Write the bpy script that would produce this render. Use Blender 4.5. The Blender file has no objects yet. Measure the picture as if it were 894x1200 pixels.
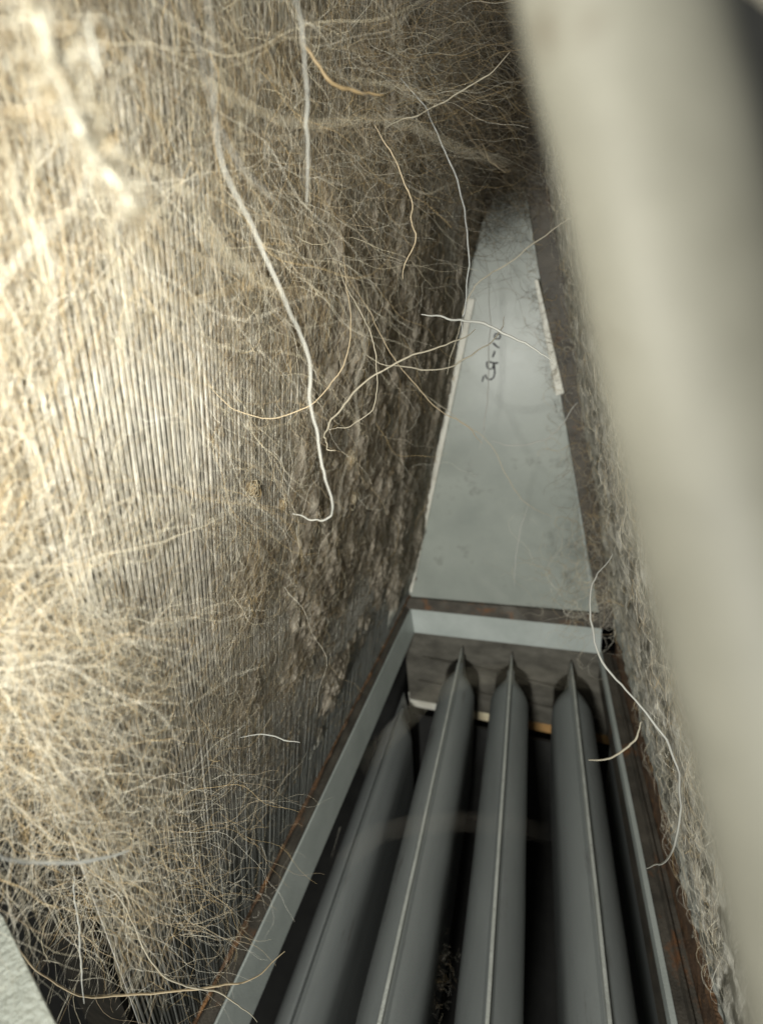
import bpy, math, random
import numpy as np
from mathutils import Vector, Matrix
random.seed(7); rng = np.random.default_rng(11)
scene = bpy.context.scene
COL = scene.collection

# ------------------------------------------------------------------ camera
F = 500.0                                   # focal length in photo pixels (894x1200)
D = np.array([179., 225., F]); D /= np.linalg.norm(D)
_s = .04; _q = -(D[0] - _s * D[1]) / D[2]
X = np.array([1., -_s, _q]); X /= np.linalg.norm(X)
U = np.cross(D, X); U *= np.sign(U[1])
R = np.array([X, D, U])                     # world = R @ (right, up, forward)
def ray(px, py): return R @ np.array([px - 447., 600. - py, F])
def unproj(px, py, z): return ray(px, py) * (z / F)          # point at camera depth z
def atY(px, py, Y): r = ray(px, py); return r * Y / r[1]
def atZ(px, py, z): r = ray(px, py); return r * z / r[2]
cd = bpy.data.cameras.new('camera'); cam = bpy.data.objects.new('camera', cd); COL.objects.link(cam)
cd.sensor_fit = 'VERTICAL'; cd.sensor_height = 24; cd.lens = 24 * F / 1200
cd.clip_start = .002; cd.clip_end = 20
M = Matrix(((R[0, 0], R[0, 1], -R[0, 2], 0), (R[1, 0], R[1, 1], -R[1, 2], 0), (R[2, 0], R[2, 1], -R[2, 2], 0), (0, 0, 0, 1)))
cam.matrix_world = M
cd.dof.use_dof = True; cd.dof.focus_distance = .14; cd.dof.aperture_fstop = cd.lens / 1.3
scene.camera = cam

# ------------------------------------------------------------------ light
w = bpy.data.worlds.new('World'); scene.world = w; w.use_nodes = True
w.node_tree.nodes['Background'].inputs[0].default_value = (.75, .8, .8, 1)
w.node_tree.nodes['Background'].inputs[1].default_value = .03
def lamp(name, loc, target, power, size, color):
    ld = bpy.data.lights.new(name, 'AREA'); ld.shape = 'DISK'; ld.size = size; ld.energy = power; ld.color = color
    o = bpy.data.objects.new(name, ld); COL.objects.link(o); o.location = loc
    o.rotation_euler = (Vector(target) - Vector(loc)).to_track_quat('-Z', 'Y').to_euler(); return o
def camw(x, y, z): return R @ np.array([x, y, z])
lamp('phone_torch', camw(-.034, .012, -.003), camw(-.055, .0, .1), .27, .008, (1, .97, .85))
lamp('fill_light', (-.05, -.60, -.06), (-.03, .45, -.2), 7.0, .06, (1, 1, .93))  # added fill lamp behind the camera, evens out the torch falloff
scene.view_settings.view_transform = 'Standard'; scene.view_settings.look = 'None'
scene.view_settings.exposure = -.12; scene.view_settings.gamma = 1
scene.cycles.use_denoising = True
scene.cycles.max_bounces = 6; scene.cycles.diffuse_bounces = 3

# ------------------------------------------------------------------ helpers
def tag(o, label=None, cat=None, group=None, kind=None):
    if label: o['label'] = label
    if cat: o['category'] = cat
    if group: o['group'] = group
    if kind: o['kind'] = kind
    return o
def empty(name, loc=(0, 0, 0)):
    o = bpy.data.objects.new(name, None); o.empty_display_size = .01; COL.objects.link(o); o.location = loc; return o
def link(name, me, parent=None):
    o = bpy.data.objects.new(name, me); COL.objects.link(o)
    if parent: o.parent = parent; o.matrix_parent_inverse = Matrix.Translation(-Vector(parent.location))
    return o
def mesh(name, verts, faces, mat, parent=None, smooth=False, bevel=0):
    me = bpy.data.meshes.new(name); me.from_pydata([tuple(map(float, v)) for v in verts], [], faces); me.update()
    if smooth: me.shade_smooth()
    me.materials.append(mat); o = link(name, me, parent)
    if bevel:
        b = o.modifiers.new('b', 'BEVEL'); b.width = bevel; b.segments = 2; b.limit_method = 'ANGLE'
    return o
def prism(pts2, y0, y1, axis='Y'):
    """closed outline (x,z) extruded along Y"""
    n = len(pts2); v = [(a, y0, b) for a, b in pts2] + [(a, y1, b) for a, b in pts2]
    f = [tuple(range(n))[::-1], tuple(range(n, 2 * n))] + [(i, (i + 1) % n, n + (i + 1) % n, n + i) for i in range(n)]
    return v, f
def box(x0, x1, y0, y1, z0, z1): return prism([(x0, z0), (x1, z0), (x1, z1), (x0, z1)], y0, y1)
def join(*vf):
    V, Fc = [], []
    for v, f in vf:
        k = len(V); V += list(v); Fc += [tuple(i + k for i in q) for q in f]
    return V, Fc
def npmesh(name, V, Q, mat, parent=None, col=None, smooth=True):
    """V (n,3), Q (m,4) numpy mesh"""
    me = bpy.data.meshes.new(name); n, m = len(V), len(Q)
    me.vertices.add(n); me.vertices.foreach_set('co', np.ascontiguousarray(V, np.float32).ravel())
    k = Q.shape[1]
    me.loops.add(m * k); me.loops.foreach_set('vertex_index', np.ascontiguousarray(Q, np.int32).ravel())
    me.polygons.add(m); me.polygons.foreach_set('loop_start', np.arange(0, m * k, k, dtype=np.int32))
    if smooth: me.polygons.foreach_set('use_smooth', np.ones(m, bool))
    if col is not None:
        a = me.color_attributes.new('tint', 'FLOAT_COLOR', 'POINT')
        c = np.ones((n, 4), np.float32); c[:, :3] = col; a.data.foreach_set('color', c.ravel())
    me.update(calc_edges=True); me.materials.append(mat)
    return link(name, me, parent)
def tubes(name, P, rad, mat, col=None, sides=3, parent=None):
    """P (N,K,3) polylines, rad (N,K)"""
    N, K, _ = P.shape
    T = np.gradient(P, axis=1); T /= np.linalg.norm(T, axis=2, keepdims=True) + 1e-12
    ref = rng.normal(size=(N, 1, 3)); ref /= np.linalg.norm(ref, axis=2, keepdims=True)
    a = np.cross(T, ref); a /= np.linalg.norm(a, axis=2, keepdims=True) + 1e-9
    b = np.cross(T, a)
    ang = np.arange(sides) * 2 * np.pi / sides
    V = P[:, :, None] + rad[:, :, None, None] * (np.cos(ang)[None, None, :, None] * a[:, :, None] + np.sin(ang)[None, None, :, None] * b[:, :, None])
    base = (np.arange(N) * K * sides)[:, None, None] + (np.arange(K - 1) * sides)[None, :, None]
    i = np.arange(sides)[None, None]; j = (i + 1) % sides
    Q = np.stack([base + i, base + j, base + sides + j, base + sides + i], -1).reshape(-1, 4)
    c = None if col is None else np.repeat(col, K * sides, axis=0)
    return npmesh(name, V.reshape(-1, 3), Q, mat, parent, c)
def _h(ix, iy, seed):
    h = (ix.astype(np.int64) * 374761393 + iy.astype(np.int64) * 668265263 + seed * 974711) & 0xffffffff
    h = ((h ^ (h >> 13)) * 1274126177) & 0xffffffff
    return ((h ^ (h >> 16)) & 0xffff) / 65535.
def vn(x, y, seed=0):
    ix, iy = np.floor(x), np.floor(y); fx, fy = x - ix, y - iy; fx = fx * fx * (3 - 2 * fx); fy = fy * fy * (3 - 2 * fy)
    return (_h(ix, iy, seed) * (1 - fx) + _h(ix + 1, iy, seed) * fx) * (1 - fy) + (_h(ix, iy + 1, seed) * (1 - fx) + _h(ix + 1, iy + 1, seed) * fx) * fy
def fbm(x, y, o=4, seed=0):
    s = 0; a = 1; t = 0
    for k in range(o): s = s + a * vn(x * 2 ** k, y * 2 ** k, seed + k * 17); t += a; a *= .5
    return s / t

# ------------------------------------------------------------------ materials
def nt(name):
    m = bpy.data.materials.new(name); m.use_nodes = True; t = m.node_tree
    return m, t, t.nodes['Principled BSDF'], t.nodes, t.links
def metal(name, c1, c2, rough=.45, met=.0, scale=30, bump=.05, spots=None, spotc=(.05, .03, .015), spotscale=20, stretch=(1, 1, 1), fine=900):
    m, t, p, N, L = nt(name)
    tc = N.new('ShaderNodeTexCoord'); mp = N.new('ShaderNodeMapping'); mp.inputs['Scale'].default_value = stretch
    L.new(tc.outputs['Object'], mp.inputs[0])
    n = N.new('ShaderNodeTexNoise'); n.inputs['Scale'].default_value = scale; n.inputs['Detail'].default_value = 8; n.inputs['Roughness'].default_value = .65
    L.new(mp.outputs[0], n.inputs['Vector'])
    r = N.new('ShaderNodeValToRGB'); r.color_ramp.elements[0].position = .3; r.color_ramp.elements[1].position = .7
    r.color_ramp.elements[0].color = (*c1, 1); r.color_ramp.elements[1].color = (*c2, 1); L.new(n.outputs[0], r.inputs[0])
    col = r.outputs[0]
    if spots is not None:
        n2 = N.new('ShaderNodeTexNoise'); n2.inputs['Scale'].default_value = spotscale; n2.inputs['Detail'].default_value = 10; n2.inputs['Roughness'].default_value = .7
        L.new(mp.outputs[0], n2.inputs['Vector'])
        r2 = N.new('ShaderNodeValToRGB'); r2.color_ramp.elements[0].position = spots; r2.color_ramp.elements[1].position = spots + .1
        L.new(n2.outputs[0], r2.inputs[0])
        mx = N.new('ShaderNodeMix'); mx.data_type = 'RGBA'; L.new(r2.outputs[0], mx.inputs[0]); L.new(col, mx.inputs[6]); mx.inputs[7].default_value = (*spotc, 1)
        col = mx.outputs[2]
    L.new(col, p.inputs['Base Color'])
    p.inputs['Metallic'].default_value = met
    rr = N.new('ShaderNodeMapRange'); rr.inputs[3].default_value = rough - .1; rr.inputs[4].default_value = rough + .15
    L.new(n.outputs[0], rr.inputs[0]); L.new(rr.outputs[0], p.inputs['Roughness'])
    nf = N.new('ShaderNodeTexNoise'); nf.inputs['Scale'].default_value = fine; nf.inputs['Detail'].default_value = 4; L.new(tc.outputs['Object'], nf.inputs['Vector'])
    b = N.new('ShaderNodeBump'); b.inputs['Strength'].default_value = bump * 6; b.inputs['Distance'].default_value = .0006
    L.new(nf.outputs[0], b.inputs['Height']); L.new(b.outputs[0], p.inputs['Normal'])
    return m
m_panel = metal('galvanised_panel', (.28, .305, .28), (.37, .395, .36), .36, .0, 14, .02, spots=.60, spotc=(.22, .235, .21), spotscale=28)
m_flange = metal('bright_flange', (.62, .6, .52), (.8, .79, .72), .5, 0, 60, .03, spots=.6, spotc=(.35, .25, .13), spotscale=90)
m_rim = metal('rim_steel', (.40, .44, .42), (.52, .56, .54), .4, .0, 25, .03, spots=.66, spotc=(.22, .21, .18), spotscale=60)
m_ledge = metal('grimy_ledge', (.045, .04, .033), (.12, .105, .085), .6, 0, 60, .1, spots=.57, spotc=(.17, .08, .035), spotscale=45)
m_rust = metal('rust', (.07, .045, .03), (.2, .11, .055), .8, 0, 70, .2, spots=.55, spotc=(.3, .15, .06), spotscale=110)
m_shell = metal('exchanger_steel', (.20, .215, .215), (.32, .34, .335), .42, .15, 12, .04, spots=.58, spotc=(.19, .19, .185), spotscale=60, stretch=(1, .2, 1))
m_seam = metal('seam_edge', (.46, .48, .45), (.66, .68, .64), .45, .1, 90, .08, spots=.6, spotc=(.2, .19, .17), spotscale=260)
m_back = metal('sooty_wall', (.05, .046, .038), (.17, .16, .135), .55, 0, 24, .1, spots=.62, spotc=(.2, .19, .17), spotscale=50, stretch=(1, 1, 2.2))
m_dark = metal('dark_cabinet', (.012, .012, .012), (.03, .03, .028), .8, 0, 20, .05)
m_void = metal('unlit_black', (.008, .008, .007), (.02, .018, .015), .95, 0, 120, .1); m_void.node_tree.nodes['Principled BSDF'].inputs['Specular IOR Level'].default_value = .02  # for the tube sheets: the dark of the unlit void put into the colour
m_core = metal('coil_core', (.02, .019, .017), (.05, .045, .04), .9, 0, 200, .1)
m_cream = metal('cream_strip', (.6, .5, .32), (.8, .72, .52), .5, 0, 40, .02)
m_pale = metal('pale_hem', (.105, .102, .083), (.155, .151, .125), .6, .0, 110, .02, spots=.6, spotc=(.068, .057, .040), spotscale=150)
m_corner = metal('corner_steel', (.34, .37, .34), (.5, .53, .49), .5, .0, 60, .3, spots=.62, spotc=(.62, .64, .6), spotscale=140)
m_ink = metal('marker_ink', (.03, .03, .035), (.07, .07, .08), .7, 0, 300, .02)

def fibre(name, mult=(1, 1, 1)):
    m, t, p, N, L = nt(name)
    a = N.new('ShaderNodeVertexColor'); a.layer_name = 'tint'
    mx = N.new('ShaderNodeMix'); mx.data_type = 'RGBA'; mx.blend_type = 'MULTIPLY'; mx.inputs[0].default_value = 1
    L.new(a.outputs[0], mx.inputs[6]); mx.inputs[7].default_value = (*mult, 1)
    L.new(mx.outputs[2], p.inputs['Base Color']); p.inputs['Roughness'].default_value = .45
    p.inputs['Specular IOR Level'].default_value = .35
    return m
m_hair = fibre('hair')
def felt_mat(name, c1, c2, c3):
    m, t, p, N, L = nt(name)
    tc = N.new('ShaderNodeTexCoord'); uv = tc.outputs['UV']
    mp = N.new('ShaderNodeMapping'); mp.inputs['Scale'].default_value = (420, 60, 1); L.new(uv, mp.inputs[0])
    n = N.new('ShaderNodeTexNoise'); n.inputs['Scale'].default_value = 1; n.inputs['Detail'].default_value = 6; n.inputs['Distortion'].default_value = 1.2; L.new(mp.outputs[0], n.inputs['Vector'])
    n2 = N.new('ShaderNodeTexNoise'); n2.inputs['Scale'].default_value = 26; n2.inputs['Detail'].default_value = 8; L.new(uv, n2.inputs['Vector'])
    r = N.new('ShaderNodeValToRGB'); r.color_ramp.elements[0].position = .3; r.color_ramp.elements[1].position = .7
    r.color_ramp.elements[0].color = (*c1, 1); r.color_ramp.elements[1].color = (*c2, 1); L.new(n2.outputs[0], r.inputs[0])
    mx = N.new('ShaderNodeMix'); mx.data_type = 'RGBA'
    r2 = N.new('ShaderNodeValToRGB'); r2.color_ramp.elements[0].position = .45; r2.color_ramp.elements[1].position = .68; L.new(n.outputs[0], r2.inputs[0])
    L.new(r2.outputs[0], mx.inputs[0]); L.new(r.outputs[0], mx.inputs[6]); mx.inputs[7].default_value = (*c3, 1)
    L.new(mx.outputs[2], p.inputs['Base Color']); p.inputs['Roughness'].default_value = .95; p.inputs['Specular IOR Level'].default_value = .1
    b = N.new('ShaderNodeBump'); b.inputs['Strength'].default_value = .7; b.inputs['Distance'].default_value = .0008
    n3 = N.new('ShaderNodeTexNoise'); n3.inputs['Scale'].default_value = 700; n3.inputs['Detail'].default_value = 8; n3.inputs['Roughness'].default_value = .8; L.new(uv, n3.inputs['Vector'])
    ad = N.new('ShaderNodeMath'); ad.operation = 'MULTIPLY_ADD'; ad.inputs[1].default_value = 1.6; L.new(n3.outputs[0], ad.inputs[0]); L.new(n.outputs[0], ad.inputs[2])
    L.new(ad.outputs[0], b.inputs['Height']); L.new(b.outputs[0], p.inputs['Normal'])
    # flat grey dust along the foot, brown lint above; speckled fine grain
    sx = N.new('ShaderNodeSeparateXYZ'); L.new(uv, sx.inputs[0])
    wv = N.new('ShaderNodeMath'); wv.operation = 'MULTIPLY_ADD'; wv.inputs[1].default_value = .06; L.new(n2.outputs[0], wv.inputs[0]); L.new(sx.outputs[1], wv.inputs[2])
    fr_ = N.new('ShaderNodeMapRange'); fr_.inputs[1].default_value = .062; fr_.inputs[2].default_value = .088; fr_.inputs[3].default_value = 1; fr_.inputs[4].default_value = 0; L.new(wv.outputs[0], fr_.inputs[0])
    m2 = N.new('ShaderNodeMix'); m2.data_type = 'RGBA'; L.new(fr_.outputs[0], m2.inputs[0]); L.new(mx.outputs[2], m2.inputs[6]); m2.inputs[7].default_value = (.42, .43, .39, 1)
    g2 = N.new('ShaderNodeMapRange'); g2.inputs[1].default_value = .3; g2.inputs[2].default_value = .7; g2.inputs[3].default_value = .62; g2.inputs[4].default_value = 1.35; L.new(n3.outputs[0], g2.inputs[0])
    m3 = N.new('ShaderNodeVectorMath'); m3.operation = 'SCALE'; L.new(m2.outputs[2], m3.inputs[0]); L.new(g2.outputs[0], m3.inputs['Scale']); L.new(m3.outputs[0], p.inputs['Base Color'])
    return m
m_felt = felt_mat('felted_lint', (.25, .215, .17), (.42, .37, .30), (.54, .49, .41))
m_felt_r = felt_mat('felted_lint_pale', (.42, .40, .34), (.58, .56, .49), (.72, .7, .63))
def fin_mat(name, c1, c2):
    m, t, p, N, L = nt(name)
    tc = N.new('ShaderNodeTexCoord'); oi = N.new('ShaderNodeObjectInfo')
    n = N.new('ShaderNodeTexNoise'); n.inputs['Scale'].default_value = 220; n.inputs['Detail'].default_value = 5; n.noise_dimensions = '4D'
    L.new(tc.outputs['Object'], n.inputs['Vector']); mm = N.new('ShaderNodeMath'); mm.operation = 'MULTIPLY'; mm.inputs[1].default_value = 50
    L.new(oi.outputs['Random'], mm.inputs[0]); L.new(mm.outputs[0], n.inputs['W'])
    r = N.new('ShaderNodeValToRGB'); r.color_ramp.elements[0].position = .35; r.color_ramp.elements[1].position = .65
    r.color_ramp.elements[0].color = (*c1, 1); r.color_ramp.elements[1].color = (*c2, 1); L.new(n.outputs[0], r.inputs[0])
    # mottled colour above, blending to a darker grey towards the foot of the slab
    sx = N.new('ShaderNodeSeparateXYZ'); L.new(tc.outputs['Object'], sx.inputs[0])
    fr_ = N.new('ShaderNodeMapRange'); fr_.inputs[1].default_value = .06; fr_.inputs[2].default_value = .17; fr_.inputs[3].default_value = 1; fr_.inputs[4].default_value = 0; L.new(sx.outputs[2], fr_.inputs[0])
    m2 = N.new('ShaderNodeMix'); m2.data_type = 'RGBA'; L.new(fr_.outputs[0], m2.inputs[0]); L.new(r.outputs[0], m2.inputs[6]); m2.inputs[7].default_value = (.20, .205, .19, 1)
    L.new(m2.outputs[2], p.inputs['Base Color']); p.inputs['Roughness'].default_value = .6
    b = N.new('ShaderNodeBump'); b.inputs['Strength'].default_value = .6; b.inputs['Distance'].default_value = .0004
    L.new(n.outputs[0], b.inputs['Height']); L.new(b.outputs[0], p.inputs['Normal'])
    return m
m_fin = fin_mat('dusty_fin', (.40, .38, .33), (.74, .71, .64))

# ------------------------------------------------------------------ slab frames
YB = .45
Yv = np.array([0, 1., 0])
def slab(basex, basez, lean):
    a = math.radians(lean); S = np.array([math.sin(a), 0, math.cos(a)])
    Nn = np.array([math.cos(a), 0, -math.sin(a)]) if lean > 0 else np.array([-math.cos(a), 0, math.sin(a)])
    if lean < 0: Nn = np.array([-math.cos(a), 0, math.sin(a)])
    return np.array([basex, 0, basez]), S, Nn
LB, LS, LN = slab(-.1525, -.3135, 13.0)
LY = np.array([.0267, 1., 0])                # the left slab runs slightly outward towards the viewer
LN = np.cross(LY, LS); LN /= np.linalg.norm(LN); LN *= np.sign(LN[0])
RB, RS, RN = slab(.0965, -.308, -12.4)
def SP(Y, s, h, B=LB, S=LS, Nn=LN):
    Y, s, h = np.broadcast_arrays(Y, s, h)
    return B + Y[..., None] * (LY if B is LB else Yv) + s[..., None] * S + h[..., None] * Nn
def pix2slab(px, py, B=LB, Nn=LN, S=LS):
    v = np.stack([px - 447., 600. - py, np.full(np.shape(px), F)], -1) @ R.T
    k = (Nn @ B) / (v @ Nn); P = v * k[..., None]
    return P[..., 1], (P - B - P[..., 1:2] * (LY if B is LB else Yv)) @ S, P
def camz(P): return P @ R[:, 2]
def project(P):
    c = P @ R
    return 447 + F * c[..., 0] / c[..., 2], 600 - F * c[..., 1] / c[..., 2]

# ------------------------------------------------------------------ setting: cabinet shell, back wall
o = mesh('cabinet_wall', *join(box(-.34, -.335, -.3, .6, -.8, .4), box(.335, .34, -.3, .6, -.8, .4), box(-.34, .34, .6, .605, -.8, .4)), m_dark); tag(o, kind='structure')
o = mesh('cabinet_floor', *box(-.34, .34, -.3, .6, -.81, -.8), m_dark); tag(o, kind='structure')
o = mesh('cabinet_roof', *box(-.34, .34, -.05, .6, .4, .405), m_dark); tag(o, kind='structure')
# furnace back wall behind the exchangers, with the slot through which the collector strip shows
bwv = join(box(-.155, .13, YB + .008, YB + .012, -.505, -.3715))
o = mesh('lower_wall', *box(-.155, .13, YB + .008, YB + .012, -.75, -.5375), m_dark); tag(o, kind='structure')
o = mesh('back_wall', *bwv, m_back); tag(o, kind='structure')
seams = empty('seam_strip', (0, YB, -.42))
tag(seams, 'thin folded metal seams crossing the sooty wall behind the exchangers', 'metal seam')
for (x0, z0, x1, z1) in [(-.13, -.418, -.02, -.424), (-.01, -.428, .07, -.436), (-.14, -.462, .10, -.474)]:
    v = [(x0, YB + .0075, z0), (x1, YB + .0075, z1), (x1, YB + .0075, z1 - .0022), (x0, YB + .0075, z0 - .0022)]
    v += [(a, YB + .0045, b - .0006) for a, _, b in v]
    mesh('ridge', v, [(4, 5, 6, 7), (0, 1, 5, 4), (3, 7, 6, 2), (0, 4, 7, 3), (1, 2, 6, 5)], m_back, seams)

# collector strip
cs = empty('burner_strip', (0, YB + .02, -.52)); tag(cs, 'pale cream metal strip glimpsed through the slot behind the exchangers', 'metal strip')
mesh('plate', *box(-.16, -.09, YB + .02, YB + .022, -.532, -.505), m_flange, cs)
mesh('plate', *box(-.075, -.012, YB + .02, YB + .022, -.534, -.505), m_cream, cs)
m_or = metal('amber_strip', (.45, .25, .1), (.6, .38, .16), .5, 0, 40, .02)
mesh('plate', *box(.0, .12, YB + .02, YB + .022, -.534, -.505), m_or, cs)

# ------------------------------------------------------------------ end panel
pan_ = empty('end_panel', (-.03, YB, -.31)); tag(pan_, 'grey triangular sheet metal end panel with handwritten number between the two coil slabs', 'metal panel')
pts = [(-.150, -.3165), (.096, -.3165), (.026, .03), (.012, .085), (-.002, .118), (-.013, .130), (-.024, .120), (-.048, .08), (-.068, .03)]
v, f = prism(pts, YB + .001, YB + .003); mesh('sheet', v, f, m_panel, pan_)
def strip(name, p0, p1, w0, w1, mat, parent, y=YB, d=.004):
    a = np.array(p0); b = np.array(p1); t = (b - a) / np.linalg.norm(b - a); n_ = np.array([-t[1], t[0]])
    q = [a - n_ * w0 / 2, b - n_ * w1 / 2, b + n_ * w1 / 2, a + n_ * w0 / 2]
    v, f = prism([tuple(k) for k in q], y - d, y); return mesh(name, v, f, mat, parent, bevel=.0006)
def Q(px, py, y=YB): p = atY(px, py, y); return (p[0], p[2])
strip('edge_flange', Q(481, 692), Q(553, 350), .006, .0065, m_flange, pan_)
strip('edge_flange', Q(656, 462, YB - .031), Q(628, 328, YB - .031), .0070, .003, m_flange, pan_, y=YB - .031, d=.002)
strip('edge_flange', Q(692, 690), Q(662, 480), .003, .003, m_rim, pan_)
# screw in the lower left corner
sx, sz = Q(486, 678)
vv = [(sx + .0024 * math.cos(a), YB - .0015, sz + .0024 * math.sin(a)) for a in np.linspace(0, 2 * math.pi, 10, False)] + [(sx, YB - .003, sz)] + [(sx + .0026 * math.cos(a), YB + .002, sz + .0026 * math.sin(a)) for a in np.linspace(0, 2 * math.pi, 10, False)]
mesh('screw', vv, [(i, (i + 1) % 10, 10) for i in range(10)] + [(11 + i, 11 + (i + 1) % 10, (i + 1) % 10, i) for i in range(10)], m_rust, pan_)
# handwriting 29-10 in marker
def stroke(P, wpx=1.9):
    Pw = [np.array(Q(550 + x / 12.77, 370 + y / 12.77)) for x, y in P]; wd = wpx / F * .43
    V, Fc = [], []
    for i, p in enumerate(Pw):
        t = Pw[min(i + 1, len(Pw) - 1)] - Pw[max(i - 1, 0)]; t = t / (np.linalg.norm(t) + 1e-9); n_ = np.array([-t[1], t[0]])
        ww = wd * (.85 + .3 * random.random())
        for sgn in (-1, 1):
            q = p + n_ * sgn * ww / 2; V += [(q[0], YB + .0004, q[1]), (q[0], YB + .0009, q[1])]
    for i in range(len(Pw) - 1):
        a = 4 * i; b = a + 4
        Fc += [(a, b, b + 2, a + 2), (a, a + 1, b + 1, b), (a + 2, b + 2, b + 3, a + 3)]
    return V, Fc
ring = [(415 + 45 * math.cos(t), 308 + 42 * math.sin(t)) for t in np.linspace(0, 2 * math.pi, 12)]
glyphs = [ring, [(345, 408), (375, 430), (405, 460), (445, 482)], [(375, 528), (365, 570), (343, 625)],
          [(430, 706), (370, 712), (300, 690), (258, 700), (255, 745), (275, 790), (310, 800), (345, 788), (358, 740), (365, 712), (372, 770), (376, 860), (362, 920), (325, 955), (280, 955), (248, 925), (232, 880)],
          [(208, 905), (200, 950), (186, 990)]]
for g in glyphs:
    v, f = stroke(g); mesh('marker_stroke', v, f, m_ink, pan_)

# ------------------------------------------------------------------ furnace opening rim
rim = empty('opening_rim', (-.03, .3, -.35)); tag(rim, 'pale sheet metal rim framing the furnace opening below the coils, with grimy ledges', 'metal frame')
Y0 = .0
def yaw(vf, dx):
    return [(x + dx * (1 - y / YB), y, z) for x, y, z in vf[0]], vf[1]
mesh('left_flange', *yaw(prism([(-.1405, -.334), (-.139, -.334), (-.1365, -.372), (-.138, -.372)], Y0, YB), -.0105), m_rim, rim, bevel=.0004)
mesh('left_ledge', *yaw(prism([(-.175, -.3165), (-.1485, -.3165), (-.1465, -.326), (-.141, -.3345), (-.1415, -.3365), (-.175, -.322)], Y0, YB), -.0105), m_ledge, rim)
mesh('back_flange', *join(prism([(-.139, -.334), (.086, -.3305), (.088, -.3672), (-.137, -.372)], YB - .0015, YB)), m_rim, rim)
mesh('back_ledge', *join(prism([(-.15, -.3165), (.092, -.3110), (.092, -.3300), (-.15, -.3335)], YB - .0035, YB + .0005)), m_ledge, rim)
mesh('right_flange', *prism([(.0862, -.3655), (.0895, -.3655), (.0895, -.3685), (.0877, -.3685), (.0877, -.3740), (.0862, -.3740)], Y0, YB), m_rim, rim)
mesh('right_ledge', *prism([(.0897, -.3675), (.0955, -.3665), (.0965, -.363), (.098, -.363), (.099, -.3675), (.103, -.3665), (.103, -.41), (.0897, -.41)], Y0, YB), m_ledge, rim)
# rust bead line under the left fins
NB = 260; yy = np.linspace(.03, YB, NB)
bead = []
for k in range(NB):
    r = .0006 + .0012 * float(vn(np.array(yy[k] * 130), np.array(0.), 5)) ** 1.5
    c = (-.1406, -.3152)
    bead.append([(c[0] + r * 1.6 * math.cos(a), yy[k], c[1] + r * math.sin(a) + .0003 * random.random()) for a in np.linspace(0, 2 * math.pi, 6, False)])
V = [(p[0] - .012 * (1 - p[1] / YB), p[1], p[2]) for rr_ in bead for p in rr_]; Fc = [(k * 6 + i, k * 6 + (i + 1) % 6, k * 6 + 6 + (i + 1) % 6, k * 6 + 6 + i) for k in range(NB - 1) for i in range(6)]
mesh('rust_bead', V, Fc, m_rust, rim, smooth=True)

# right pan wall (rusty)
pw = empty('pan_wall', (.1, .2, -.35)); tag(pw, 'rusty brown pan wall below the right coil slab', 'drain pan')
def rough_sheet(name, x0, z0, x1, z1, ya, yb, mat, parent, amp=.0012, nu=14, nv=220, th=.002, seed=0):
    u = np.linspace(0, 1, nu)[:, None]; y = np.linspace(ya, yb, nv)[None]
    d = (fbm(u * 6 + 0 * y, y * 120 + 0 * u, 4, seed) - .5) * 2 * amp
    L_ = math.hypot(x1 - x0, z1 - z0); nx, nz = -(z1 - z0) / L_, (x1 - x0) / L_
    Vx = x0 + (x1 - x0) * u + nx * d; Vz = z0 + (z1 - z0) * u + nz * d
    A = np.stack([Vx, y + 0 * u, Vz], -1).reshape(-1, 3)
    B_ = A - np.array([nx, 0, nz]) * th
    i = np.arange((nu - 1) * nv).reshape(nu - 1, nv)[:, :-1].ravel()
    Qd = np.stack([i, i + 1, i + nv + 1, i + nv], -1); n_ = nu * nv
    ed = []
    for k in range(nv - 1): ed += [(k, k + 1, n_ + k + 1, n_ + k), ((nu - 1) * nv + k, (nu - 1) * nv + k + 1, n_ + (nu - 1) * nv + k + 1, n_ + (nu - 1) * nv + k)]
    return npmesh(name, np.concatenate([A, B_]), np.concatenate([Qd, Qd + n_, np.array(ed)]), mat, parent)
rough_sheet('channel_side', .104, -.37, .098, -.309, .0, YB, m_rust, pw, seed=3)
rough_sheet('lip', .0935, -.3115, .1025, -.3075, .0, YB, m_rust, pw, amp=.0008, nu=6, seed=9)

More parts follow.
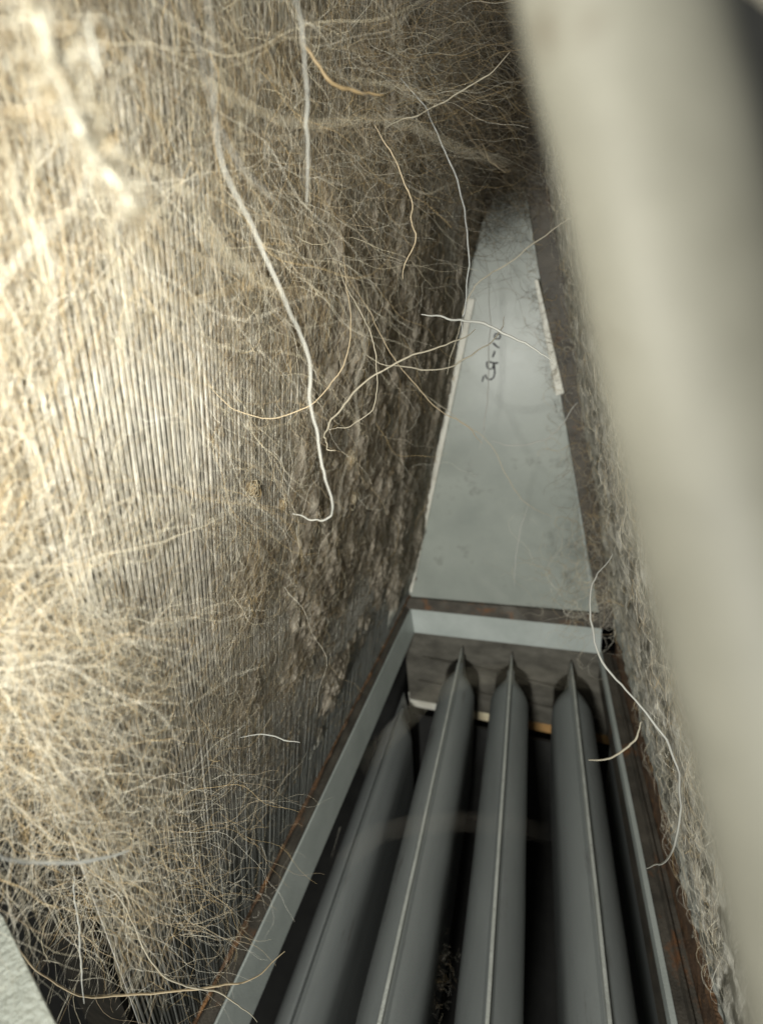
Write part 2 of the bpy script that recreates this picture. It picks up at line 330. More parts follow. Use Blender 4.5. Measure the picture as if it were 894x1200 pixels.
# ------------------------------------------------------------------ heat exchangers
def exchanger(x0, ztop, label, hw=.0215, dz=0, bright=True):
    t = empty('heat_exchanger', (x0, .2, ztop)); tag(t, label, 'heat exchanger', 'heat exchanger sections below the rim')
    ny, na = 60, 28
    ys = np.concatenate([np.linspace(-.02, .39, 34), np.linspace(.393, .4318, ny - 34)])
    V = []
    for y in ys:
        k = min(1, max(0, (.432 - y) / .034)); wd = hw * (.06 + .94 * math.sin(k * math.pi / 2) ** .75)
        drop = .018 * (1 - math.sin(k * math.pi / 2)) ** 1.3
        for j in range(na):
            u = j / (na - 1) * 2 - 1                         # -1..1 around the section, bottom-left .. top .. bottom-right
            a = abs(u)
            if a < .55: ph = a / .55; xx = wd * (.55 * ph + .45 * math.sin(ph * math.pi / 2)); zz = -.0095 - .0215 * ph ** 1.9 
            else: q_ = (a - .55) / .45; xx = wd * (1 - .32 * q_ ** 1.5); zz = -.031 - .16 * q_
            wob = .0005 * (float(vn(np.array(y * 40.), np.array(u * 3 + x0 * 90), 2)) - .5)
            # bell shoulder: near the rear the flanks sweep up into the seam
            V.append((x0 + math.copysign(xx, u) + wob, y, ztop + zz - drop * (a ** .5) * (1 if a < .55 else 1)))
    Fc = [(i * na + j, i * na + j + 1, (i + 1) * na + j + 1, (i + 1) * na + j) for i in range(ny - 1) for j in range(na - 1)]
    Fc += [tuple(range(na)), tuple(range((ny - 1) * na, ny * na))[::-1]]
    mesh('shell', V, Fc, m_shell, t, smooth=True)
    # seam flange: a thin standing blade along the top, slightly wavy, rising to a point at the rear
    V = []; n_ = 60; ys = np.linspace(-.02, .449, n_)
    for y in ys:
        wv = .0004 * (float(vn(np.array(y * 30.), np.array(x0 * 77), 8)) - .5)
        k = max(0, (y - .385) / .064)
        th = .0011 * (1 - .6 * k)
        zt = ztop; zb = ztop - .0105 - .045 * k
        tb = th + .005 * k ** 1.3; V += [(x0 - th + wv, y, zt), (x0 + th + wv, y, zt), (x0 + tb + wv, y, zb), (x0 - tb + wv, y, zb)]
    Fc = [(0, 1, 2, 3), tuple(4 * (n_ - 1) + i for i in (3, 2, 1, 0))]
    Fc += [(4 * i + j, 4 * i + 4 + j, 4 * i + 4 + (j + 1) % 4, 4 * i + (j + 1) % 4) for i in range(n_ - 1) for j in range(4)]
    mesh('seam_flange', V, Fc, m_seam if bright else m_shell, t)
    V = []
    for y in np.linspace(-.02, .43, 40):
        for sg in (-1, 1): V += [(x0 + sg * .0042, y, ztop - .0108), (x0 + sg * .0016, y, ztop - .0078)]
    Fc = []
    for i in range(39):
        a = 4 * i; b = a + 4
        Fc += [(a, b, b + 1, a + 1), (a + 2, a + 3, b + 3, b + 2), (a + 1, b + 1, b + 3, a + 3)]
    mesh('fold', V, Fc, m_shell, t)
    return t
exchanger(-.1600, -.485, 'dim leftmost heat exchanger half hidden under the left rim', bright=False)
exchanger(-.0735, -.387, 'grey heat exchanger with bright seam just right of the left black gap')
exchanger(-.0110, -.386, 'grey heat exchanger with upright seam in the middle of the opening')
exchanger(.0580, -.386, 'grey heat exchanger with seam nearest the right rim')
exchanger(.1210, -.392, 'dark heat exchanger flank tucked under the right rim', bright=False)

# ------------------------------------------------------------------ coil slabs
LEN = .478
def coil(B, S, Nn, y0, y1, pitch, label, name='evaporator_coil', stuff=False, thick=.00033, depth=.012, length=LEN):
    t = empty(name, tuple(B + np.array([0, .2, 0]))); tag(t, label, 'coil')
    YD = LY if B is LB else Yv; variants = []
    for k in range(7):
        K = 14; V = []
        for i in range(K):
            s = length * i / (K - 1); wv = .00016 * (random.random() - .5) * (1 if i else 0); hh = .0005 * (random.random() - .5)
            for (dy, h) in ((-thick, hh), (thick, hh), (thick * .5, -depth), (-thick * .5, -depth)):
                p = S * s + Nn * h + YD * (dy + wv); V.append(p)
        Fc = [(4 * i + j, 4 * i + 4 + j, 4 * i + 4 + (j + 1) % 4, 4 * i + (j + 1) % 4) for i in range(K - 1) for j in (3, 0, 1)]
        variants.append((V, Fc))
    ys = np.arange(y0, y1, pitch)
    if stuff:
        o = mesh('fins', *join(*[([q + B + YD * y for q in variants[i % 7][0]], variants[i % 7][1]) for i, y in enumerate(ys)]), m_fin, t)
        tag(o, kind='stuff')
    else:
        mes = []
        for V, Fc in variants:
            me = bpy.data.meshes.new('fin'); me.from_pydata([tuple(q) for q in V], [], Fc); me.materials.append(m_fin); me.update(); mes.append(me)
        for i, y in enumerate(ys):
            o = bpy.data.objects.new('fin', random.choice(mes)); COL.objects.link(o); o.parent = t
            o.location = Vector(B + YD * (y + random.uniform(-.00012, .00012))) - t.location
    q0, q1 = B - Nn * (depth + .0005), B + S * length - Nn * (depth + .0005)
    V = [q0 + YD * y0, q0 + YD * y1, q1 + YD * y1, q1 + YD * y0]; V += [p - Nn * .02 for p in V]
    sh = [B + S * a - Nn * b + YD * c for c in (y0 - .0028, y0 - .0010) for a, b in ((0, .0006), (length, .0006), (length, .032), (0, .032))]
    mesh('tube_sheet', sh, [(0, 1, 2, 3), (7, 6, 5, 4), (0, 4, 5, 1), (1, 5, 6, 2), (2, 6, 7, 3), (3, 7, 4, 0)], m_void, t)
    mesh('core', V, [(0, 1, 2, 3), (7, 6, 5, 4), (0, 4, 5, 1), (1, 5, 6, 2), (2, 6, 7, 3), (3, 7, 4, 0)], m_core, t)
    return t
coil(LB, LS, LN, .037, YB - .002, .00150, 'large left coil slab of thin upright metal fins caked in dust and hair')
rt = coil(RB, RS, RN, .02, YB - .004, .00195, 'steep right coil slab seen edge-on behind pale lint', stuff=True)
# brown end plate of the right slab
V = []
for (s, a, b) in [(0, -.001, .0155), (.12, -.001, .017), (.24, -.001, .017), (.34, -.001, .018), (.46, -.001, .017)]:
    V += [RB + RS * s + RN * b + Yv * (YB - .028), RB + RS * s + RN * a + Yv * (YB - .028), RB + RS * s + RN * b + Yv * (YB - .001), RB + RS * s + RN * a + Yv * (YB - .001)]
mesh('end_plate', V, [(4 * i + a, 4 * i + b, 4 * i + 4 + b, 4 * i + 4 + a) for i in range(4) for a, b in ((0, 1), (1, 3), (3, 2), (2, 0))] + [(0, 1, 3, 2), (16, 18, 19, 17)], m_ledge, rt)

# ------------------------------------------------------------------ felted lint on the slabs
# thin-lint map: negative where the fins show
HOLES = [(185, 490, 115, 140, 1.25), (120, 150, 130, 120, .6), (70, 480, 70, 90, .7), (110, 650, 120, 70, .75), (40, 150, 90, 200, .6), (255, 1080, 95, 180, 1.6), (350, 900, 60, 110, 1.2),
         (330, 760, 70, 60, .5), (240, 760, 70, 60, .45), (340, 480, 40, 90, .35), (150, 260, 60, 90, .4), (250, 330, 60, 120, .3), (420, 760, 40, 90, .9)]
def thin(px, py):
    t = np.zeros(np.shape(px))
    for cx, cy, rx, ry, a in HOLES: t = np.maximum(t, a * np.exp(-(((px - cx) / rx) ** 2 + ((py - cy) / ry) ** 2)))
    return t
def felt_h(Y, s):
    P = SP(Y, s, np.zeros_like(Y)); px, py = project(P); z = camz(P); z = np.maximum(z, .03)
    px = np.where(z < .031, -200, px)
    t = thin(px, py)
    big = fbm(Y * 38 + 3, s * 22, 4, 21); streak = fbm(Y * 260, s * 34 + Y * 40, 4, 5); gr = fbm(Y * 420, s * 330, 3, 52); pit = fbm(Y * 110, s * 90, 4, 33)
    farf = np.clip((Y - .066) / .085, 0, 1)
    base = -.0030 + .0056 * farf + (big - .5) * .012 * (.55 + .45 * farf) + (streak - .5) * .0032 * (1 - .7 * farf) + ((pit - .5) * .0048 + (gr - .5) * .0026) * farf
    base -= .0075 * np.clip(t, 0, 1.3) * (1.1 - .3 * farf)
    base = base - .004 * np.clip((s - .33) / .08, 0, 1) * farf
    low = np.clip(1.25 - s / .05 - (vn(Y * 30, s * 30, 8) - .5), 0, 1) * farf          # dust packed flat between the fins along the foot
    return base * (1 - low) + (-.0010 + (streak - .5) * .0012) * low
def felt(name, B, S, Nn, hf, mat, ya, yb, ny, ns, smax, power=1.6, holes=True):
    yy = ya + (yb - ya) * np.linspace(0, 1, ny) ** power; ss = np.linspace(0, smax, ns)
    Y, s = np.meshgrid(yy, ss, indexing='ij'); h = hf(Y, s)
    V = SP(Y, s, h, B, S, Nn).reshape(-1, 3)
    i = (np.arange(ny - 1)[:, None] * ns + np.arange(ns - 1)[None]).ravel()
    Qd = np.stack([i, i + 1, i + ns + 1, i + ns], -1)
    if holes:
        hm = h.reshape(-1)[Qd].max(1); Qd = Qd[hm > -.0024]
    o = npmesh(name, V, Qd, mat)
    me = o.data; uvl = me.uv_layers.new(name='UVMap'); vi = np.empty(len(me.loops), np.int32); me.loops.foreach_get('vertex_index', vi)
    uv = np.stack([Y.reshape(-1)[vi], s.reshape(-1)[vi]], -1).astype(np.float32); uvl.data.foreach_set('uv', uv.ravel())
    return o
fl = felt('lint_mat', LB, LS, LN, felt_h, m_felt, .039, YB - .003, 520, 620, LEN)
tag(fl, 'matted grey brown lint felted over the left coil slab', 'lint', kind='stuff')
def felt_r(Y, s): return .002 + (fbm(Y * 60, s * 50, 4, 71) - .5) * .008 + (fbm(Y * 300, s * 120, 3, 77) - .5) * .003
fr = felt('lint_mat', RB, RS, RN, felt_r, m_felt_r, .05, YB - .03, 160, 300, LEN - .01, holes=False)
tag(fr, 'pale fluffy lint coating the right coil slab', 'lint', kind='stuff')

# ------------------------------------------------------------------ fibres
PAL = np.array([[.68, .61, .45], [.54, .43, .28], [.78, .74, .63], [.36, .28, .18], [.56, .52, .42], [.64, .47, .24], [.28, .235, .18]])
def colours(n, w):
    w = np.array(w, float); w /= w.sum(); c = PAL[rng.choice(len(PAL), n, p=w)]
    return np.clip(c * rng.uniform(.8, 1.15, (n, 1)), 0, .9)
def fibres_on(name, px, py, length, ang_sd, curl, h0, hamp, rad, K, weights, B=LB, S=LS, Nn=LN, hf=felt_h, cam_dim=True, ang0=0., tone=None):
    n = len(px); Y, s, P = pix2slab(px, py, B, Nn, S)
    ok = (Y > .036) & (Y < YB - .004) & (s > .0) & (s < LEN - .005)
    Y, s, length = Y[ok], s[ok], length[ok]; n = len(Y); P = P[ok]
    a = ang0 + rng.normal(0, ang_sd, n) + np.pi * (rng.random(n) < .5)
    kap = rng.normal(0, curl, n); kap2 = rng.normal(0, curl * 1.5, n); ph = rng.uniform(0, 6.28, n)
    step = length / (K - 1); y_, s_ = Y.copy(), s.copy(); out = np.empty((n, K, 3))
    hb = h0 + rng.random(n) * hamp; wob = rng.uniform(.0, 1, (n, 1))
    hfld = np.maximum(hf(Y, s), -.0004) if hf is not None else 0
    for k in range(K):
        u = k / (K - 1)
        hh = hfld + hb * (.35 + np.sin(np.pi * u) * .9 + .3 * np.sin(ph + u * 5))
        out[:, k] = SP(y_, s_, hh, B, S, Nn)
        aa = a + kap * (u - .5) + kap2 * np.sin(ph + u * 4.5) * .5
        y_ = y_ + np.sin(aa) * step; s_ = s_ + np.cos(aa) * step
        y_ = np.minimum(y_, YB - .003)
    z = camz(P)
    r = np.maximum(rad * rng.uniform(.7, 1.4, n), .00030 * z)
    tp = np.sin(np.linspace(.18, 1, K) * np.pi * .96) ** .4
    c = colours(n, weights)
    if tone is not None: c = c * tone(z, s)[:, None]
    return tubes(name, out, r[:, None] * tp[None], m_hair, c)
def sample(n, x0, x1, y0, y1, dens=None):
    px = rng.uniform(x0, x1, n); py = rng.uniform(y0, y1, n)
    if dens is not None:
        k = rng.random(n) < dens(px, py); px, py = px[k], py[k]
    return px, py
def clumpn(px, py, seed=3): return np.clip((fbm(px / 38., py / 46., 4, seed) - .32) * 3.4, .26, 1)
dens_main = lambda px, py: (1 - np.clip(thin(px, py) * .93, 0, .97)) * clumpn(px, py)
def depth_tone(z, s): return np.clip(1.08 - 1.15 * np.clip(z - .11, 0, .4) * 2.6, .45, 1)  # hair colour gets darker with distance from the camera
# fine fibres lying along the fins
px, py = sample(54000, -60, 600, -40, 1180, dens_main)
o = fibres_on('hair_mat', px, py, rng.uniform(.004, .016, len(px)), .46, 1.5, .0002, .0014, .000027, 7, [3, 3, 2, 2, 3, 1, 2], tone=depth_tone)
tag(o, 'fine beige pet hair lying over the fins of the left coil slab', 'hair', kind='stuff')
# tangled, curlier fibres
px, py = sample(15000, -60, 560, -40, 1150, lambda x, y: dens_main(x, y) * np.clip(.35 + (y - 480) / 300., .3, 1))
o = fibres_on('tangled_hair', px, py, rng.uniform(.005, .018, len(px)), .75, 2.2, .0004, .0030, .000024, 11, [3, 3, 3, 1, 3, 2, 1], tone=depth_tone)
tag(o, 'tangled curly pale hair standing off the left coil slab', 'hair', kind='stuff')

px, py = sample(34000, 210, 610, 40, 940, lambda x, y: np.clip((x - 230) / 90., 0, 1) * (1 - .8 * (y > 1590 - 1.95 * x)))
o = fibres_on('lint_fuzz', px, py, rng.uniform(.002, .011, len(px)), 1.5, 2.6, -.0002, .0016, .00003, 6, [1, 3, 1, 4, 2, 1, 3], tone=depth_tone)
tag(o, 'short brown fuzz matted into the far part of the left coil slab', 'lint', kind='stuff')
# tuft bunched at the near left, radiating arcs
def tuft(name, n, cx, cy, rx, ry, zf, length, rad, curl, K=16, ang=None, spread=1.2, w=(3, 2, 4, .5, 3, 2, 0), parent=None, dim=1):
    """free hairs standing in the space in front of the left slab; zf = depth as a share of the slab's depth"""
    px = rng.normal(cx, rx, n); py = rng.normal(cy, ry, n)
    _, _, P = pix2slab(px, py); z = np.minimum(camz(P), .5); z = np.where(z < 0, .1, z)
    k = rng.uniform(zf[0], zf[1], n); P = P * k[:, None]; z = z * k
    a0 = rng.uniform(0, 2 * np.pi, n) if ang is None else rng.normal(ang, spread, n)
    e1 = R @ np.array([1, 0, 0.]); e2 = R @ np.array([0, 1, 0.]); e3 = R @ np.array([0, 0, 1.])
    Ln = rng.uniform(length[0], length[1], n); kap = rng.normal(0, curl, n); kap2 = rng.normal(0, curl, n); ph = rng.uniform(0, 6.28, n); tz = rng.normal(0, .25, n)
    st = Ln / (K - 1); q = P.copy(); out = np.empty((n, K, 3))
    for i in range(K):
        u = i / (K - 1); out[:, i] = q; a = a0 + kap * u + kap2 * np.sin(ph + 5 * u) * .5 + .3 * np.sin(ph * 3 + 15 * u)
        q = q + st[:, None] * (np.cos(a)[:, None] * e1 + np.sin(a)[:, None] * e2 + (tz * np.cos(ph + 3 * u))[:, None] * e3)
    # keep every point on the open side of both slabs
    dl = (out - LB) @ LN; out = out + np.maximum(.0012 - dl, 0)[..., None] * LN
    dr = (out - RB) @ RN; out = out + np.maximum(.002 - dr, 0)[..., None] * RN
    r = np.maximum(rad * rng.uniform(.6, 1.5, n), .00032 * z); tp = np.linspace(1, .35, K)
    return tubes(name, out, r[:, None] * tp[None], m_hair, colours(n, w) * dim, parent=parent)
tag(tuft('hair_tuft', 1200, 15, 820, 70, 100, (.84, 1.0), (.010, .040), .000028, .9), 'bright loose tuft of pale pet hair bunched at the lower left', 'hair', kind='stuff')
tag(tuft('hair_fringe', 520, 150, 1020, 75, 60, (.85, 1.0), (.010, .05), .000035, 1.0), 'straggly hair hanging over the near bottom corner of the left slab', 'hair', kind='stuff')
tag(tuft('hair_wisps', 520, 300, 250, 170, 170, (.88, 1.0), (.015, .06), .00003, .9, ang=-1.4, spread=.5), 'loose downward hanging wisps in front of the left slab', 'hair', kind='stuff')
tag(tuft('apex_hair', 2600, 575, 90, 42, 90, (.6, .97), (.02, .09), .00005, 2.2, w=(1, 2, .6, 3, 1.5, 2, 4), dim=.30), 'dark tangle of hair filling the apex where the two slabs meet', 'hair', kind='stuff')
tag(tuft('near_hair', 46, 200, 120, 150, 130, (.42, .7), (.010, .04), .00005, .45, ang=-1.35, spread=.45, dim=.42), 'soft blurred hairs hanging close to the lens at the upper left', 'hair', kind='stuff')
# fuzz on the right slab
def fuzz_r(n):
    px = rng.uniform(600, 860, n); py = rng.uniform(0, 1150, n)
    return px, py
px, py = fuzz_r(9000)
o = fibres_on('hair_mat', px, py, rng.uniform(.008, .03, len(px)), .7, 2.0, .0005, .004, .00004, 9, [3, 1, 4, .6, 4, .5, 1], B=RB, S=RS, Nn=RN, hf=felt_r)
tag(o, 'pale fuzzy hair covering the right coil slab', 'hair', kind='stuff')
# brown shreds at the foot of the right slab and along its rear edge
def shreds(name, n, pxy, spread, z, length, rad, w, curl=3, K=10):
    pxy = np.array(pxy, float); i = rng.integers(0, len(pxy) - 1, n); t_ = rng.random((n, 1))
    c = pxy[i] * (1 - t_) + pxy[i + 1] * t_ + rng.normal(0, spread, (n, 2))
    zz = rng.uniform(z[0], z[1], n)
    P = (np.stack([c[:, 0] - 447, 600 - c[:, 1], np.full(n, F)], -1) * (zz / F)[:, None]) @ R.T
    a0 = rng.uniform(0, 6.28, n); kap = rng.normal(0, curl, n); ph = rng.uniform(0, 6.28, n); st = rng.uniform(*length, n) / (K - 1)
    e1 = R @ np.array([1, 0, 0.]); e2 = R @ np.array([0, 1, 0.]); q = P.copy(); out = np.empty((n, K, 3))
    for k in range(K):
        u = k / (K - 1); out[:, k] = q; a = a0 + kap * u + np.sin(ph + 6 * u)
        q = q + st[:, None] * (np.cos(a)[:, None] * e1 + np.sin(a)[:, None] * e2)
    r = np.maximum(rad, .0004 * zz) * rng.uniform(.6, 1.3, n)
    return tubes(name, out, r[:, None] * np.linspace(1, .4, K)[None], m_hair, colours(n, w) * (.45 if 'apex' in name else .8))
tag(shreds('edge_hair', 700, [(612, 190), (640, 330), (668, 450), (690, 580), (706, 700)], 10, (.33, .42), (.01, .05), .00006, [1, 2, 1, 3, 1, 2, 4]), 'brown hair caught along the rear edge of the right slab', 'hair', kind='stuff')
tag(shreds('corner_hair', 160, [(640, 670), (690, 700), (720, 720)], 22, (.3, .42), (.015, .07), .00008, [3, 1, 4, .2, 3, .5, 0]), 'pale cobwebby hair over the right rear corner of the rim', 'hair', kind='stuff')

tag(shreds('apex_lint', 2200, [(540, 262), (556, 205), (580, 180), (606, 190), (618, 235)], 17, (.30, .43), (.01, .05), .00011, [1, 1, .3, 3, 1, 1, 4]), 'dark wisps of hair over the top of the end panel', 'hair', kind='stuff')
# ------------------------------------------------------------------ single loose hairs (things)
def catmull(P, n):
    P = np.array(P, float); P = np.vstack([2 * P[0] - P[1], P, 2 * P[-1] - P[-2]]); out = []
    m = len(P) - 3
    for k in range(n):
        u = k / (n - 1) * m; i = min(int(u), m - 1); t = u - i; a, b, c, d = P[i:i + 4]
        out.append(.5 * (2 * b + (c - a) * t + (2 * a - 5 * b + 4 * c - d) * t * t + (3 * b - 3 * c + d - a) * t ** 3))
    return np.array(out)
def loose(pts, z, wpx, color, label, name='loose_hair', sides=6, taper=.35, lump=.18, group='long loose hairs', cat='hair'):
    """pts traced in photo pixels, z = depth (start, end) metres"""
    n = max(24, len(pts) * 7); c = catmull(pts, n); kk = np.arange(n) * .2; c = c + np.stack([fbm(kk, kk * 0, 3, len(label)) - .5, fbm(kk, kk * 0 + 9, 3, len(label)) - .5], -1) * min(9, .05 * float(np.abs(np.diff(c, axis=0)).sum())); zz = np.linspace(z[0], z[1], n)
    v = np.stack([c[:, 0] - 447, 600 - c[:, 1], np.full(n, F)], -1)
    P = (v * (zz / F)[:, None]) @ R.T
    k = ((LN @ LB) + .0015) / np.minimum(P @ LN, -1e-6); P = np.where((k > 0)[:, None] & (k < 1)[:, None], P * k[:, None], P)
    zz = camz(P)
    rad = wpx * .68 / 2 * zz / F * (1 - (1 - taper) * np.abs(np.linspace(-1, 1, n)) ** 3)
    rad = rad * (1 + lump * (fbm(np.arange(n) * .35, np.zeros(n), 3, len(pts)) - .5) * 2)
    o = tubes(name, P[None], rad[None], m_hair, np.array([color]), sides=sides)
    tag(o, label, cat, group); return o, P, rad
WH = (.40, .40, .37); GR = (.36, .37, .36); TA = (.48, .39, .26); GO = (.30, .22, .12); CR = (.46, .42, .33)
LH = [
 ([(243, -20), (252, 100), (262, 185), (296, 262), (332, 345), (358, 402), (367, 470), (378, 535), (389, 585), (387, 606), (368, 612), (342, 603)], (.038, .105), 4.0, WH, 'longest white hair running down the middle of the left slab and hooking at its end'),
 ([(556, 384), (526, 401), (480, 419), (432, 446), (398, 480), (382, 506), (384, 520), (390, 530)], (.16, .12), 3.6, CR, 'cream hair curving from the panel edge down into a hook beside the longest hair'),
 ([(400, 300), (411, 362), (402, 425), (372, 466), (330, 488), (290, 487), (255, 462), (238, 436)], (.12, .11), 2.0, TA, 'tan hair sweeping in a wide U to the left of the longest hair'),
 ([(392, 290), (408, 340), (432, 388), (443, 428), (440, 468), (418, 496), (384, 504)], (.14, .13), 1.6, CR, 'thin cream hair bent like a bow right of the longest hair'),
 ([(404, 318), (436, 372), (470, 430), (508, 478), (545, 502), (566, 520)], (.15, .22), 1.6, TA, 'straight thin tan hair slanting down right across the slab edge'),
 ([(492, 368), (530, 373), (578, 385), (618, 404), (646, 424)], (.15, .15), 4.2, WH, 'short thick white hair lying across the upper panel'),
 ([(428, 418), (462, 431), (508, 432), (548, 417), (580, 392), (592, 372)], (.17, .2), 2.6, CR, 'cream hair arching across the panel edge below the short white hair'),
 ([(704, 226), (650, 268), (596, 306), (560, 332), (545, 356), (536, 392), (524, 440)], (.2, .22), 2.2, CR, 'long straight pale hair slanting up right to the far coil edge'),
 ([(470, 92), (500, 130), (526, 185), (540, 238), (547, 290), (547, 350), (540, 392)], (.13, .16), 3.2, GR, 'grey hair hanging from the upper tangle down the left slab edge'),
 ([(343, -20), (355, 50), (361, 120), (362, 190), (359, 238)], (.05, .075), 5.0, WH, 'short white hair hanging straight at the top centre'),
 ([(352, 40), (368, 74), (392, 98), (420, 109), (448, 111)], (.08, .09), 6.0, GO, 'thick golden hair curled at the top centre'),
 ([(440, 148), (466, 195), (482, 240), (484, 285), (470, 325)], (.12, .14), 3.0, TA, 'brown hair bowed beside the upper tangle'),
 ([(568, 300), (572, 372), (571, 440), (566, 500), (560, 530)], (.3, .32), 1.8, WH, 'fine white hair hanging straight before the handwritten number'),
 ([(480, 448), (530, 486), (570, 515), (592, 560), (614, 592), (648, 606)], (.28, .33), 1.5, CR, 'crinkled thread of hair zigzagging down the middle of the panel'),
 ([(574, 516), (612, 522), (650, 506), (678, 472)], (.3, .28), 2.2, WH, 'white hair curving like a smile at the right of the panel'),
 ([(618, 590), (608, 630), (604, 690)], (.33, .34), 1.4, WH, 'fine hair hanging from the crinkled thread to the panel foot'),
 ([(716, 652), (692, 700), (700, 768), (742, 818), (784, 876), (797, 940), (786, 1002), (758, 1016)], (.2, .14), 4.0, WH, 'long white hair looping over the right rim and hooking back'),
 ([(690, 892), (718, 887), (742, 868), (750, 846)], (.2, .2), 3.6, CR, 'short pale curved hair crossing the right rim'),
 ([(12, 1098), (48, 1144), (100, 1166), (168, 1166), (240, 1160), (296, 1148), (334, 1116)], (.11, .16), 3.2, TA, 'tan hair sweeping along the bottom of the left slab to the rim'),
 ([(62, 1048), (96, 1040), (132, 1046), (156, 1082), (176, 1130), (214, 1156), (262, 1166), (300, 1196)], (.10, .15), 2.6, CR, 'cream hair arching over the lower left corner'),
 ([(-10, 1002), (40, 1011), (98, 1010), (152, 996)], (.06, .08), 6.0, GR, 'thick grey white hair lying flat at the lower left edge'),
 ([(86, 1028), (91, 1070), (94, 1120), (99, 1176)], (.10, .11), 3.4, WH, 'white hair hanging vertically in the dark lower left corner'),
 ([(282, 864), (306, 861), (330, 866), (352, 870)], (.17, .17), 2.4, WH, 'short white hair stuck flat to the lower left slab'),
 ([(-10, 664), (70, 662), (150, 646), (212, 628), (262, 606)], (.06, .09), 1.8, CR, 'long cream hair crossing the left slab almost level'),
 ([(204, -20), (232, 50), (248, 120), (280, 190), (320, 235)], (.034, .045), 3.2, (.2, .2, .19), 'blurred grey hair close to the lens at the top left'),
 ([(425, 896), (470, 850), (520, 806), (580, 792), (660, 796), (730, 800)], (.022, .022), .9, (.25, .23, .18), 'very blurred pale hair floating across the tops of the exchangers'),
 ([(400, 1010), (440, 978), (500, 966), (570, 966), (640, 980)], (.021, .021), .6, (.22, .2, .17), 'faint blurred hair floating across the middle of the exchangers'),
 ([(556, 668), (590, 706), (622, 740), (656, 762)], (.034, .034), 1.0, (.16, .16, .15), 'blurred white hair slanting across the back of the rim'),
 ([(104, 22), (108, 48), (113, 70), (118, 88)], (.034, .034), 6.0, (.4, .4, .36), 'short bright blurred hair stub at the top left'),
 ([(556, 20), (560, 80), (552, 130), (566, 180), (590, 200)], (.2, .22), 3.0, TA, 'tan hair curling through the apex tangle'),
 ([(598, 62), (556, 100), (500, 128), (452, 152)], (.13, .12), 2.6, CR, 'pale hair slanting through the upper tangle'),
]
for pts_, z_, w_, c_, lab_ in LH: loose(pts_, z_, w_, c_, lab_)
# rope of lint hanging close to the lens at the top left
o, P, rad = loose([(20, -60), (44, 10), (66, 70), (86, 125), (108, 176), (142, 222), (168, 262)], (.026, .033), 24, (.15, .14, .11), 'thick blurred rope of pale lint hanging at the top left', name='lint_rope', sides=12, lump=.25, group=None, cat='lint')
n = 500; ii = rng.integers(0, len(P), n); dirs = rng.normal(size=(n, 3)); dirs /= np.linalg.norm(dirs, axis=1, keepdims=True)
tt = np.linspace(0, 1, 6)[None, :, None]; q = P[ii][:, None] + dirs[:, None] * rad[ii][:, None, None] * (.7 + 1.3 * tt) + rng.normal(0, .0015, (n, 1, 3)) * tt ** 2
fz = tubes('fuzz', q, np.full((n, 6), .00004), m_hair, colours(n, [3, 2, 4, 0, 3, 1, 0]) * .35); fz.parent = o; fz['kind'] = 'stuff'

# small lint balls caught on the mat
for (x_, y_, r_, lab_) in [(295, 572, .0028, 'small round ball of beige lint high on the middle of the left slab'), (407, 535, .0042, 'soft tan lump of lint near the hooked cream hair'),
                           (330, 590, .0024, 'small pale lint pill beside the end of the longest hair'), (408, 582, .0036, 'brownish lump of lint below the tan lump')]:
    Y_, s_, P_ = pix2slab(np.array([float(x_)]), np.array([float(y_)])); n = 260
    c0 = P_[0] + LN * (max(float(felt_h(Y_, s_)[0]), 0) + r_ * .2)
    d = rng.normal(size=(n, 3)); d /= np.linalg.norm(d, axis=1, keepdims=True); d2 = rng.normal(size=(n, 3))
    t_ = np.linspace(0, 1, 8)[None, :, None]; q = d[:, None] * np.cos(t_ * 2.2) + np.cross(d, d2)[:, None] * np.sin(t_ * 2.2) * .7
    q = c0 + q * (r_ * rng.uniform(.3, 1, (n, 1, 1))) * np.array([.6, 1.0, 1.1])
    tag(tubes('lint_ball', q, np.full((n, 8), .00008), m_hair, colours(n, [2, 3, 1, 1, 1, 1, 0]) * 1.1), lab_, 'lint ball', 'lint balls stuck on the left slab')

# ------------------------------------------------------------------ pale rounded metal edge right in front of the lens
pts_ = [(572, -220), (616, 0), (656, 150), (692, 330), (732, 520), (778, 720), (832, 940), (886, 1180), (925, 1400)]
c = catmull(pts_, 60); na = 40; V = []
ax = R @ np.array([1, 0, 0.]); ay = R @ np.array([0, 1, 0.]); az = R @ np.array([0, 0, 1.])
for i, (x_, y_) in enumerate(c):
    z_ = .015; r_ = .0031; e_ = np.array([(x_ + 22 - 447) * z_ / F, (600 - y_) * z_ / F, z_])
    for j in range(na):
        a = 2 * np.pi * j / na; ca, sa = math.cos(a), math.sin(a)
        rr = r_ * (1 + .05 * (float(vn(np.array(i * .16), np.array(ca * 1.5 + 3), 4)) - .5))
        V.append(R @ (e_ + np.array([rr * .97 + rr * ca, 0, rr * .3 + rr * sa])))
Fc = [(i * na + j, i * na + (j + 1) % na, (i + 1) * na + (j + 1) % na, (i + 1) * na + j) for i in range(59) for j in range(na)] + [tuple(range(na))[::-1], tuple(range(59 * na, 60 * na))]
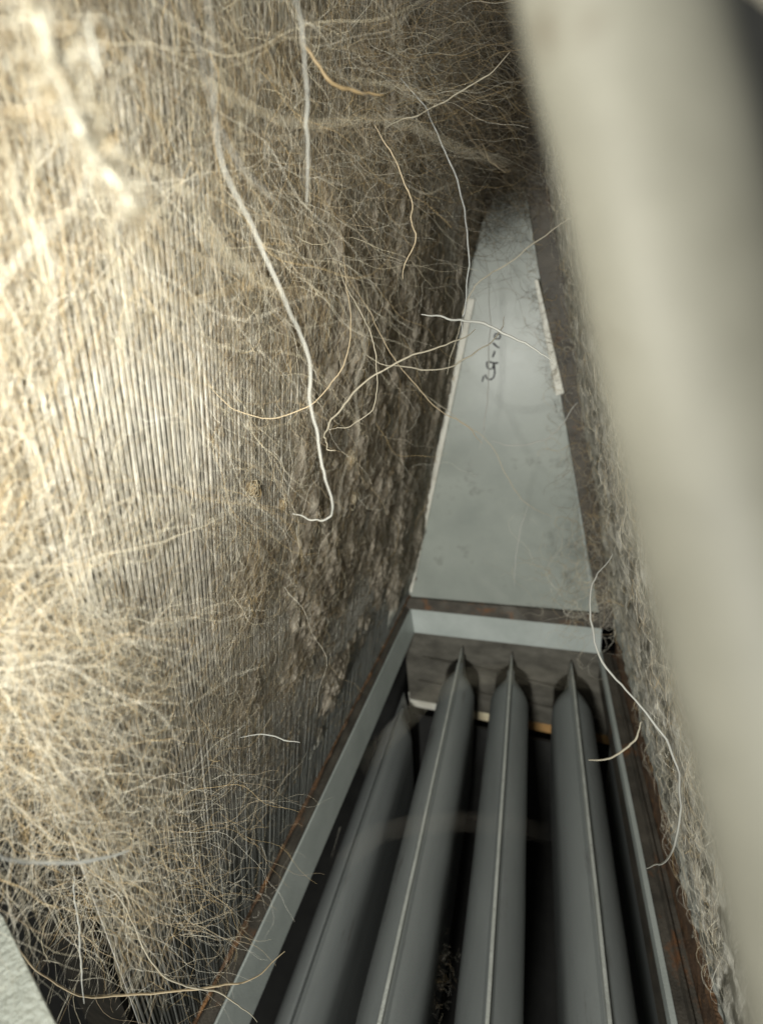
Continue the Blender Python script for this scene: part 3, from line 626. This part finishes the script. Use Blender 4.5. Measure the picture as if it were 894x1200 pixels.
edge = empty('metal_post', tuple(R @ np.array([.009, 0, .02])))
mesh('rounded_edge', V, Fc, m_pale, edge, smooth=True)
V = []
for (x_, y_) in c:
    cx, cy, cz = (x_ + 22 - 447) * z_ / F + r_ * 1.2, (600 - y_) * z_ / F, z_ + r_ * .5
    V += [R @ np.array([cx, cy, cz]), R @ np.array([cx + .03, cy, cz + .012]), R @ np.array([cx + .03, cy, cz + .0132]), R @ np.array([cx, cy, cz + .0012])]
mesh('shade_sheet', V, [(4 * i + a, 4 * i + (a + 1) % 4, 4 * i + 4 + (a + 1) % 4, 4 * i + 4 + a) for i in range(59) for a in range(4)] + [(3, 2, 1, 0), (236, 237, 238, 239)], m_dark, edge)  # added dark sheet, stands in for the shaded right side of the post
tag(edge, 'very close out of focus pale rounded metal edge filling the right side', 'metal edge')
# steel corner at the lower left
q = [atZ(-140, 1000, -.10), atZ(2, 1072, -.10), atZ(72, 1215, -.10), atZ(90, 1420, -.10), atZ(-200, 1420, -.10)]
V = [p for p in q] + [p - np.array([0, 0, .0016]) for p in q]
tag(mesh('corner_plate', V, [(4, 3, 2, 1, 0), (5, 6, 7, 8, 9)] + [(i, (i + 1) % 5, 5 + (i + 1) % 5, 5 + i) for i in range(5)], m_corner), 'scuffed pale steel corner plate poking in at the lower left', 'metal plate')

# hair and fluff that fell between the exchangers, and dust specks on them
tag(tuft('tangle', 900, 500, 130, 75, 85, (.6, .97), (.012, .045), .000025, 1.3, w=(2, 2, 2, 2, 2, 2, 2), dim=.6), 'airy tangle of thin hairs at the top centre beside the apex', 'hair', kind='stuff')
px = rng.normal(500, 16, 140); py = rng.normal(1140, 22, 140)
P = np.stack([atZ(a, b, -.47) for a, b in zip(px, py)]); q = P[:, None] + np.cumsum(rng.normal(0, .0022, (140, 9, 3)), axis=1)
tag(tubes('fallen_hair', q, np.full((140, 9), .00007), m_hair, colours(140, [1, 1, 1, 2, 1, 1, 2]) * .3), 'small tangle of hair lying in the gap between two exchangers', 'hair', kind='stuff')
